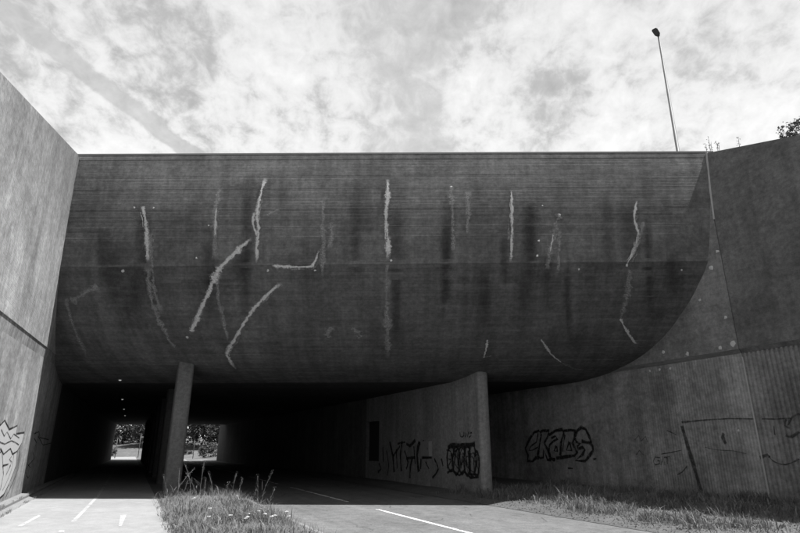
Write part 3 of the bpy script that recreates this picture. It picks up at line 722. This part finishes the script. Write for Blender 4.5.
s_, z_ = on_wall(WA, *cB(541, 170)); blob('lime_spot', P(WA - .006, s_, z_), .05, -Vector((DY, -DX, 0)), M['patch'], lowab, 77)
# scribbles on the pier
loops = []
for cx, cy, rx, ry in ((582, 215, 17, 55), (606, 225, 16, 62), (632, 218, 16, 66), (655, 225, 15, 66), (678, 222, 16, 70), (696, 240, 12, 56)):
    loops.append((.06, [(cx + rx * math.cos(a * math.pi / 5), cy + ry * math.sin(a * math.pi / 5)) for a in range(11)], 2))
rs = random.Random(4)
loops += [(.03, [(570 + 14 * k + rs.uniform(-14, 14), 165 + rs.uniform(0, 125)) for k in range(10)], 3) for _ in range(4)]
many(cC, WP0, loops + [(.10, [(568, 165), (600, 155), (640, 160), (690, 150)], 2), (.05, [(566, 280), (590, 268), (620, 290), (640, 270), (670, 300), (706, 296)], 2), (.09, [(585, 190), (590, 250)], 1), (.09, [(620, 185), (625, 260)], 1), (.09, [(660, 180), (668, 270)], 1)], M['spray'], nosew, -.005)
wl_ = []
for cx, cy, rx, ry in ((580, 232, 8, 30), (604, 225, 7, 38), (630, 232, 7, 36), (654, 226, 7, 40), (680, 236, 8, 46)):
    wl_.append((.014, [(cx + rx * math.cos(a * math.pi / 4), cy + ry * math.sin(a * math.pi / 4)) for a in range(9)], 2))
many(cC, WP0, wl_, M['seal2'], nosew, -.02)
many(cC, WP0, [(.028, [(622, 97), (624, 116), (632, 120), (640, 114), (640, 97)], 1), (.028, [(646, 121), (648, 99), (656, 119), (660, 98)], 1), (.028, [(676, 100), (664, 103), (673, 113), (662, 122)], 1)], M['spray'], nosew, -.005)
many(cC, WP0, [(.09, [(310, 140), (324, 205), (330, 276)], 2), (.07, [(325, 205), (356, 160)], 1), (.08, [(366, 138), (358, 200), (362, 272)], 2), (.08, [(384, 150), (400, 160), (424, 134)], 1), (.08, [(412, 210), (402, 255), (400, 302)], 2), (.07, [(384, 215), (424, 210)], 1),
 (.11, [(442, 140), (432, 200), (440, 274)], 2), (.09, [(440, 150), (462, 140), (464, 178)], 1), (.06, [(500, 302), (526, 262), (508, 215)], 2), (.07, [(262, 236), (272, 262), (258, 276)], 1), (.06, [(540, 215), (548, 250)], 1), (.06, [(280, 165), (282, 232)], 1), (.05, [(296, 180), (306, 240), (300, 290)], 2), (.05, [(340, 175), (344, 260)], 1), (.06, [(376, 180), (392, 230), (384, 262)], 2), (.05, [(418, 160), (424, 240)], 1), (.07, [(450, 215), (448, 262)], 1), (.04, [(470, 230), (486, 262)], 1), (.05, [(346, 150), (380, 142)], 1), (.05, [(150, 190), (160, 250), (140, 262)], 2), (.05, [(455, 212), (498, 212)], 1)], M['spray'], nosew, -.005)
# silver piece on the left wall
WLL = WL - .05
lowlw = [c for c in lw.children if c.name.startswith('lower_wall')][0]
poly = [(-60, 60), (-30, 110), (-8, 80), (0, 112), (20, 90), (40, 130), (76, 113), (70, 150), (107, 144), (96, 190), (76, 225), (70, 290), (40, 370), (15, 420), (-40, 470), (-70, 420)]
pp = [on_wall(WLL, *cL(x, y)) for x, y in poly]
adopt(mesh('graffiti', [P(WLL + .004, a, z) for a, z in pp], [list(range(len(pp)))], M['spray_white']), lowlw)
many(cL, WLL, [(.028, poly[2:15], 1), (.028, [(0, 215), (15, 240), (45, 215), (55, 240), (76, 226)], 1), (.026, [(10, 292), (36, 284), (26, 332), (46, 290)], 1), (.022, [(-20, 250), (8, 225), (14, 330), (0, 400)], 1)], M['spray'], lowlw, .008, 1)
many(cL, WLL, [(.016, [(4, 130), (18, 160), (30, 140), (46, 172), (60, 150), (84, 168)], 1), (.016, [(-10, 180), (20, 195), (50, 180), (82, 198)], 2), (.014, [(60, 240), (52, 300), (30, 360), (10, 400)], 2), (.014, [(50, 250), (40, 262), (52, 276), (42, 292)], 1), (.02, [(88, 200), (84, 240), (80, 300), (52, 372), (24, 430)], 2)], M['spray'], lowlw, .010, 1)
many(cL, WLL, [(.022, [(160, 138), (150, 170), (162, 190), (145, 230), (152, 258), (125, 290), (114, 320), (124, 346), (138, 318)], 2), (.02, [(128, 250), (122, 285), (134, 300)], 1), (.02, [(150, 150), (172, 140), (176, 166), (215, 176)], 1), (.02, [(168, 160), (190, 200), (230, 190)], 1)], M['spray_faint'], lowlw, .006, 1)

# ------------------------------------------------------------------ street lamp on the deck
def aty(x, y, Y):
    r = ray(x, y); t = Y / r.y; return Vector((r.x * t, Y, H + r.z * t))
LY = 25.5
top = aty(658.5, 36, LY); base = aty(677, 150, LY)
sl_ = empty('street_lamp', (base.x, LY, ZDECK - .02))
foot = Vector((base.x, LY, ZDECK - .02)); tip = Vector((base.x - .02, LY, top.z))
tip = Vector((top.x, LY, top.z))
if abs(tip.x - foot.x) > .6: foot.x = tip.x + .1
adopt(tube('pole', [foot, foot + (tip - foot) * .08, foot + (tip - foot) * .081, tip], [.13, .13, .105, .055], M['metal']), sl_)
hv = Vector((-.50, -.50, .10)).normalized()
bm = bmesh.new(); side = hv.cross(Vector((0, 0, 1))).normalized(); upv = side.cross(hv)
prof_h = [(-.08, .04, .04), (.0, .07, .05), (.14, .14, .07), (.55, .15, .05), (.62, .11, .02)]
rings = []
for a, hw, hh in prof_h:
    rings.append([bm.verts.new(tip + hv * a + side * x * hw + upv * (y * hh + .02)) for x, y in ((-1, -.5), (1, -.5), (1, .3), (.5, 1), (-.5, 1), (-1, .3))])
for r0, r1 in zip(rings, rings[1:]):
    for k in range(6): bm.faces.new([r0[k], r0[(k + 1) % 6], r1[(k + 1) % 6], r1[k]])
bm.faces.new(rings[0][::-1]); bm.faces.new(rings[-1])
adopt(bm_obj('lamp_head', bm, M['dark_metal']), sl_)
tag(sl_, 'tall slender street lamp with dark head standing on top of the overpass', 'street lamp')

# ------------------------------------------------------------------ vegetation
def leaf_mat(name, v, var=.5, trans=.25):
    m, t, b = mat_new(name, .75, .2)
    tc = t.add('ShaderNodeTexCoord'); n = t.noise(tc.outputs['Object'], 5.0, 3, .6)
    oi = t.add('ShaderNodeNewGeometry'); r = oi.outputs['Random Per Island']
    f = t.m('ADD', 1 - var, t.m('ADD', t.m('MULTIPLY', n, var), t.m('MULTIPLY', r, var)))
    cval = t.m('MULTIPLY', v, f); t.put(b.inputs['Base Color'], cval)
    tr = t.add('ShaderNodeBsdfTranslucent'); t.put(tr.inputs[0], cval); mx = t.add('ShaderNodeMixShader'); mx.inputs[0].default_value = trans
    t.l.new(b.outputs[0], mx.inputs[1]); t.l.new(tr.outputs[0], mx.inputs[2]); t.l.new(mx.outputs[0], t.n['Material Output'].inputs[0])
    return m
M['grass'] = leaf_mat('verge_grass', .17, .6); M['dry'] = leaf_mat('dry_grass', .15, .6); M['leaf'] = leaf_mat('leaves', .07); M['leaf2'] = leaf_mat('pale_leaves', .10)
M['stalk'] = leaf_mat('dry_stalks', .22); M['petal'] = plain('white_petals', .42, .7, .1); M['bark'] = plain('bark', .06, .9, .3, 6)

def blade_field(name, spots, mat):
    """spots: (w, s, z, height, lean, width)"""
    vs, fs = [], []; rr = random.Random(11)
    for w, s, z, h, lean, wd in spots:
        p = P(w, s, z - .02); a = rr.uniform(0, 6.283); b = rr.uniform(0, 6.283)
        sx, sy = math.cos(a) * wd, math.sin(a) * wd; lx, ly = math.cos(b) * lean * h, math.sin(b) * lean * h; i = len(vs)
        vs += [(p.x - sx, p.y - sy, p.z), (p.x + sx, p.y + sy, p.z), (p.x - sx * .8 + lx * .35, p.y - sy * .8 + ly * .35, p.z + h * .55),
               (p.x + sx * .8 + lx * .35, p.y + sy * .8 + ly * .35, p.z + h * .55), (p.x + lx, p.y + ly, p.z + h * (1 - .3 * lean))]
        fs += [[i, i + 1, i + 3, i + 2], [i + 2, i + 3, i + 4]]
    o = mesh(name, vs, fs, mat); o['kind'] = 'stuff'; return o
rg = random.Random(21)
clump = [(rg.uniform(1.2, 3.9), rg.uniform(4, 25), rg.uniform(.3, .8), rg.uniform(.4, 1)) for _ in range(90)]
def dens(w, s, cl): return max([0] + [a * math.exp(-((w - cw) ** 2 + (s - cs) ** 2) / (r * r)) for cw, cs, r, a in cl if abs(s - cs) < 2])
sp = []
while len(sp) < 17000:
    w, s = rg.uniform(.92, 3.95), rg.uniform(6, 26)
    d = dens(w, s, clump)
    edge = min((w - .88) * 3, 3.9 - w) / .7
    keep = (.06 + .95 * d * d) * min(1, max(.1, edge)) * (1 if s < 18 else .3 if s < 20 else .10)
    if rg.random() < keep:
        sp.append((w, s, max(ZPATH, z_verge_l(w, s)), rg.uniform(.05, .16) + .48 * d * rg.random() ** 2.5, rg.uniform(.1, 1.2), rg.choice((.003, .004, .005, .012, .016))))
tag(blade_field('verge_grass', sp, M['grass']), 'uneven sunlit grass growing on the strip between path and road', 'grass')
sp = []
for _ in range(4200):
    w, s = rg.uniform(.95, 3.8), rg.uniform(8, 22)
    if rg.random() < .25 + dens(w, s, clump): sp.append((w, s, max(ZPATH, z_verge_l(w, s)), rg.uniform(.12, .50), rg.uniform(.2, 1.2), .0028))
tag(blade_field('dry_grass_wisps', sp, M['stalk']), 'thin dry wisps standing among the grass between path and road', 'grass')
clr = [(rg.uniform(12.2, 18.0), rg.uniform(0, 22), rg.uniform(.3, .9), rg.uniform(.4, 1)) for _ in range(150)]
sp = []
while len(sp) < 52000:
    w, s = rg.uniform(11.75, 18.2), rg.uniform(0, 22)
    d = dens(w, s, clr); t = (w - 11.62)
    keep = (.08 + .95 * d * d) * min(1, max(.10, t / 1.2 - .1)) * (1 if s < 15.5 else .4)
    if 12.9 < w < 13.6 and s > PS0 - .1: continue
    if rg.random() < keep: sp.append((w, s, z_verge_r(w, s), rg.uniform(.04, .15) + .55 * d * rg.random() ** 2.5, rg.uniform(.1, 1.3), rg.choice((.003, .004, .006, .012, .018))))
tag(blade_field('dry_grass', sp, M['dry']), 'dry patchy grass between the road edge and the dark wing wall', 'grass')
sp = []
for _ in range(2600):
    s_ = rg.uniform(4, 27); w = rg.choice((-3.05, -2.86)) + rg.gauss(0, .03)
    if math.sin(s_ * 1.7) + math.sin(s_ * 4.1 + 1) + rg.uniform(-1, 1) > .6: sp.append((w, s_, .02 if w < -2.97 else -.12, rg.uniform(.03, .14), rg.uniform(.2, 1.2), rg.uniform(.003, .009)))
tag(blade_field('kerb_weeds', sp, M['grass']), 'sparse weeds in the gutter at the foot of the pale wing wall', 'weeds')
# scattered stones at the road edge
vs, fs = [], []
for i in range(1500):
    w, s = 11.65 + abs(rg.gauss(0, .7)), rg.uniform(2, 20); r = rg.uniform(.008, .03); p = P(w, s, z_verge_r(w, s) + r * .3); n = len(vs)
    for dx_, dy_, dz_ in ((1, 0, 0), (-1, 0, 0), (0, 1, 0), (0, -1, 0), (0, 0, .8), (0, 0, -.6)): vs.append(p + Vector((dx_, dy_, dz_)) * r * rg.uniform(.7, 1.2))
    fs += [[n + a, n + b, n + c] for a, b, c in ((0, 2, 4), (2, 1, 4), (1, 3, 4), (3, 0, 4), (2, 0, 5), (1, 2, 5), (3, 1, 5), (0, 3, 5))]
tag(mesh('gravel', vs, fs, M['gravel']), 'loose pale stones scattered along the road edge', 'gravel', None, 'stuff')

# tall stalks with seed heads, each at its own spot
def seed_stalk(loc, h, lean, az, name, label, group):
    t = empty(name, loc); pts = []
    for k in range(6):
        f = k / 5; pts.append((loc[0] + math.cos(az) * lean * f * f * h, loc[1] + math.sin(az) * lean * f * f * h, loc[2] + h * f))
    adopt(tube('stem', pts, [.004, .004, .0035, .003, .003, .002], M['stalk'], None, 5), t)
    vs, fs = [], []; a = Vector(pts[-3]); b = Vector(pts[-1]) + Vector((0, 0, .05)); rr = random.Random(int(h * 1e5))
    for k in range(70):
        p = a.lerp(b, rr.random()) + Vector((rr.gauss(0, .028), rr.gauss(0, .028), 0)); r = rr.uniform(.006, .015); i = len(vs); dn = Vector((rr.uniform(-1, 1), rr.uniform(-1, 1), rr.uniform(.4, 1.6))).normalized() * r * 1.6
        sd_ = dn.cross(Vector((rr.random(), rr.random(), .3))).normalized() * r * .6
        vs += [p - sd_, p + sd_, p + dn]; fs.append([i, i + 1, i + 2])
    adopt(mesh('seed_head', vs, fs, M['stalk']), t)['kind'] = 'stuff'
    vs, fs = [], []
    for k in range(5):
        an = rr.uniform(0, 6.28); l = rr.uniform(.15, .4) * h; z0_ = rr.uniform(.02, .5) * h; p = Vector(loc) + Vector((0, 0, z0_)); dr = Vector((math.cos(an), math.sin(an), rr.uniform(.6, 1.6))).normalized(); s_ = Vector((-math.sin(an), math.cos(an), 0)) * .006; i = len(vs)
        vs += [p - s_, p + s_, p + dr * l * .6 + s_ * .8, p + dr * l * .6 - s_ * .8, p + dr * l + Vector((0, 0, -.08 * l))]; fs += [[i, i + 1, i + 2, i + 3], [i + 3, i + 2, i + 4]]
    adopt(mesh('leaves', vs, fs, M['grass']), t)['kind'] = 'stuff'; tag(t, label, 'weed', group); return t
def spot_px(x, y, zf):
    w, s = ground_ws(x, y, zf); return w, s
for i, (x, y, hpx) in enumerate([(166, 505, 30), (172, 508, 38), (177, 503, 32), (182, 506, 24), (190, 500, 34), (195, 503, 28), (199, 500, 36), (203, 506, 24), (212, 503, 28), (222, 506, 20), (231, 503, 28), (238, 502, 22), (262, 508, 38), (265, 506, 32), (268, 512, 24), (250, 515, 22), (163, 520, 28), (175, 525, 34), (185, 522, 26)]):
    w, s = ground_ws(x, y, ZVERGE); w = max(1.25, min(3.8, w)); z = z_verge_l(w, s); p = P(w, s, z)
    hh = .85 * hpx * math.hypot(p.x, p.y) / 585
    seed_stalk(p, hh, rg.uniform(.1, .55), rg.uniform(0, 6.28), 'grass_stalk', 'tall dry stalk with a seed head rising from the verge grass by the column', 'tall seed stalks on the verge')
# small white flowers
def flower(loc, h):
    t = empty('white_flower', loc); az = rg.uniform(0, 6.28); tp = Vector(loc) + Vector((math.cos(az) * .06, math.sin(az) * .06, h))
    adopt(tube('stem', [loc, Vector(loc).lerp(tp, .6) + Vector((.01, 0, 0)), tp], [.005, .004, .004], M['grass'], None, 5), t)
    bm = bmesh.new()
    for k in range(7):
        an = k * 2.4; r = .006 + .010 * math.sqrt(k); q = bmesh.ops.create_icosphere(bm, subdivisions=1, radius=.014 * rg.uniform(.7, 1.2))
        for v in q['verts']: v.co = Vector((v.co.x, v.co.y, v.co.z * .9)) + tp + Vector((math.cos(an) * r * 1.3, math.sin(an) * r * 1.6, rg.uniform(-.006, .008)))
    adopt(bm_obj('flower_head', bm, M['petal']), t); tag(t, 'low white flower head in the verge grass between path and road', 'flower', 'white flowers on the verge')
for x, y in ((192, 504), (195, 505), (234, 506), (250, 523), (256, 524), (262, 522), (247, 527), (244, 528), (272, 529), (282, 525), (286, 529), (271, 532), (214, 520), (226, 530), (265, 526), (203, 529)):
    w, s = ground_ws(x + rg.uniform(-3, 3), y + rg.uniform(1, 6), ZVERGE); w = max(1.2, min(3.6, w)); flower(P(w, s, z_verge_l(w, s)), rg.uniform(.14, .30))

# leafy things: crown of many small leaves in clumps
def crown_mesh(name, centre, radii, n_clump, per, leaf, mat, parent, seed, flat_bottom=.4):
    rr = random.Random(seed); vs, fs = [], []
    for c in range(n_clump):
        while True:
            q = Vector((rr.uniform(-1, 1), rr.uniform(-1, 1), rr.uniform(-1, 1)))
            if .15 < q.length < 1 and q.z > -flat_bottom - .3 * rr.random(): break
        q = q * (.55 + .45 * rr.random()) / max(q.length, .5) if q.length < .5 else q
        cc = Vector(centre) + Vector((q.x * radii[0], q.y * radii[1], q.z * radii[2])); cr = rr.uniform(.10, .40) * min(radii)
        for k in range(per):
            p = cc + Vector((rr.gauss(0, cr * .6), rr.gauss(0, cr * .6), rr.gauss(0, cr * .45)))
            a = Vector((rr.gauss(0, 1), rr.gauss(0, 1), rr.gauss(0, .7))).normalized(); b = a.cross(Vector((rr.gauss(0, 1), rr.gauss(0, 1), rr.gauss(0, 1)))).normalized(); L = leaf * rr.uniform(.6, 1.3); i = len(vs)
            vs += [p - a * L, p + b * L * .5, p + a * L, p - b * L * .5]; fs.append([i, i + 1, i + 2, i + 3])
    o = adopt(mesh(name, vs, fs, mat), parent); o['kind'] = 'stuff'; return o
def tree(name, loc, h, rad, label, group, seed, mat, leaf=.22, n=70, per=45, trunk_r=.16, trunk_f=.35):
    rr = random.Random(seed); t = empty(name, loc); L = Vector(loc); az = rr.uniform(0, 6.28)
    pts = [L + Vector((math.cos(az) * .12 * f * h * .2 * f, math.sin(az) * .12 * f * h * .2 * f, h * .75 * f)) for f in (0, .25, .5, .75, 1)]
    tk = adopt(tube('trunk', pts, [trunk_r * 1.3, trunk_r, trunk_r * .8, trunk_r * .5, trunk_r * .2], M['bark'], None, 8), t)
    for k in range(6):
        f = rr.uniform(.4, .9); b0 = L + Vector((0, 0, h * .75 * f)); an = k * 1.05 + rr.random(); e = b0 + Vector((math.cos(an) * rad * .7, math.sin(an) * rad * .7, h * .15))
        adopt(tube('limb', [b0, b0.lerp(e, .5) + Vector((0, 0, -.05 * h * .3)), e], [trunk_r * .4, trunk_r * .28, trunk_r * .1], M['bark'], None, 6), t)
    crown_mesh('crown', L + Vector((0, 0, h * (trunk_f + (1 - trunk_f) * .5))), (rad, rad, h * (1 - trunk_f) * .55), n, per, leaf, mat, t, seed)
    tag(t, label, 'tree', group); return t
# shrub peeping over the right wing wall, thin shoots on its top
q = aty(796, 131, 16.6)
bs = empty('shrub', (q.x + .9, 16.6, zt_right(10) - .6))
for k in range(5):
    e = Vector((q.x + .7 + .35 * (k - 2), 16.6 + .2 * (k % 2), q.z + .2 + .1 * k)); b0 = Vector((q.x + .9, 16.6, zt_right(10) - .6))
    adopt(tube('stem', [b0, b0.lerp(e, .5) + Vector((.05, 0, .1)), e], [.04, .03, .012], M['bark'], None, 6), bs)
crown_mesh('crown', (q.x + .75, 16.6, q.z - .15), (1.05, .8, .75), 60, 40, .055, M['leaf'], bs, 5, .8)
crown_mesh('twigs', (q.x - .32, 16.55, q.z - .02), (.25, .3, .32), 10, 14, .045, M['leaf'], bs, 8, .9)
tag(bs, 'dark bushy shrub peeping over the top of the right wing wall', 'shrub')
for i, (x, y, hpx) in enumerate([(706, 148, 5), (709.5, 147, 10), (711, 147.5, 6), (717, 146.5, 6), (718.5, 146, 4), (738.5, 143, 6)]):
    r = ray(x, y); n = (DY, -DX); t_ = (WR + .35) / (r.x * n[0] + r.y * n[1]); p = Vector((r.x * t_, r.y * t_, H + r.z * t_)); L0 = p - Vector((0, 0, .25))
    hh = hpx * .042 + .25; tt = empty('wall_weed', L0)
    adopt(tube('stem', [L0, L0 + Vector((.02, 0, hh * .6)), L0 + Vector((-.01 + .03 * (i % 3), 0, hh))], [.010, .008, .004], M['bark'], None, 5), tt)
    vs, fs = [], []
    for k in range(9):
        p = L0 + Vector((rg.gauss(0, .03), rg.gauss(0, .03), rg.uniform(.3, 1) * hh)); a = Vector((rg.gauss(0, 1), rg.gauss(0, 1), rg.gauss(.6, 1))).normalized() * .04; b = a.cross(Vector((rg.random(), rg.random(), .2))).normalized() * .010; n_ = len(vs)
        vs += [p - a, p + b, p + a, p - b]; fs.append([n_, n_ + 1, n_ + 2, n_ + 3])
    adopt(mesh('leaves', vs, fs, M['leaf']), tt)['kind'] = 'stuff'; tag(tt, 'thin weed shoot growing on top of the right wing wall', 'weed', 'weed shoots on the wing wall top')

# ------------------------------------------------------------------ what shows through the far end of the underpass
rows = []
for s, z in ((104, -.55), (110, -.3), (120, .9), (132, 2.2), (160, 3.4), (320, 6)):
    rows.append([P(w, s, z + .25 * math.sin(w * .6 + s)) for w in (-60, -30, -12, -6, -3, 0, 3, 8, 14, 30, 70)])
M['bank'] = ground_mat('dry_bank_turf', .10, .5, .3, .5, 5)
grid('far_bank', rows, M['bank'])
FT = [(-8, 126, 11, 4.6, 'leaf', 'broad dark tree over the left side of the bike path opening'), (-1.5, 134, 10, 4.6, 'leaf2', 'paler leafy tree straight behind the bike path opening'),
      (3.6, 124, 9, 3.6, 'leaf', 'dark tree between the two bright openings beyond the underpass'), (9.5, 131, 11, 5.0, 'leaf2', 'paler broad tree behind the road opening beyond the underpass'),
      (14.5, 122, 9, 4.4, 'leaf', 'dark tree crowding the pier side of the road opening'), (-16, 136, 12, 5.5, 'leaf', 'big tree on the bank far outside the path opening'), (21, 136, 12, 5.5, 'leaf', 'big tree on the bank behind the pier wall end')]
for i, (w, s, h, r, m_, lb) in enumerate(FT):
    tree('far_tree', P(w, s, .9), h, r, lb, 'trees beyond the underpass', 100 + i, M[m_], .30, 150, 42, .2, .02)
for i, (w, s, r, h) in enumerate([(12.4, 104, 1.6, 2.6), (-3.4, 112, 1.5, 1.8), (9.2, 113, 1.4, 1.5)]):
    t = empty('far_shrub', P(w, s, -.5)); b0 = P(w, s, -.6)
    for k in range(4):
        e = b0 + Vector((math.cos(k * 1.6) * r * .5, math.sin(k * 1.6) * r * .5, h * .7)); adopt(tube('stem', [b0, b0.lerp(e, .5), e], [.04, .03, .015], M['bark'], None, 6), t)
    crown_mesh('crown', b0 + Vector((0, 0, h * .55)), (r, r, h * .5), 40, 40, .16, M['leaf'], t, 200 + i, .8)
    tag(t, ['tall dark shrub by the pier side of the road beyond the underpass', 'low shrub left of the bike path beyond the underpass', 'low shrub on the bank beside the road beyond the underpass'][i], 'shrub')
PO = [(-1.9, 100, 3.6, 'slim dark post on the left edge of the bike path past the underpass'), (1.4, 103, 4.2, 'slim dark post between bike path and road past the underpass'),
      (4.6, 97, 4.4, 'tall slim post at the near road kerb past the underpass'), (5.6, 104, 4.6, 'slim post just inside the road past the underpass'), (9.6, 101, 3.4, 'short slim post on the far road side past the underpass')]
for w, s, h, lb in PO:
    t = empty('signpost', P(w, s, -.6)); b0 = P(w, s, -.6)
    adopt(tube('post', [b0, b0 + Vector((0, 0, h))], [.06, .05], M['dark_metal'], None, 8), t)
    bm = bmesh.new(); box_bm(bm, b0 + Vector((0, -.05, h - .1)), (.10, .06, .22)); adopt(bm_obj('fitting', bm, M['dark_metal']), t)
    tag(t, lb, 'post', 'posts beyond the underpass')
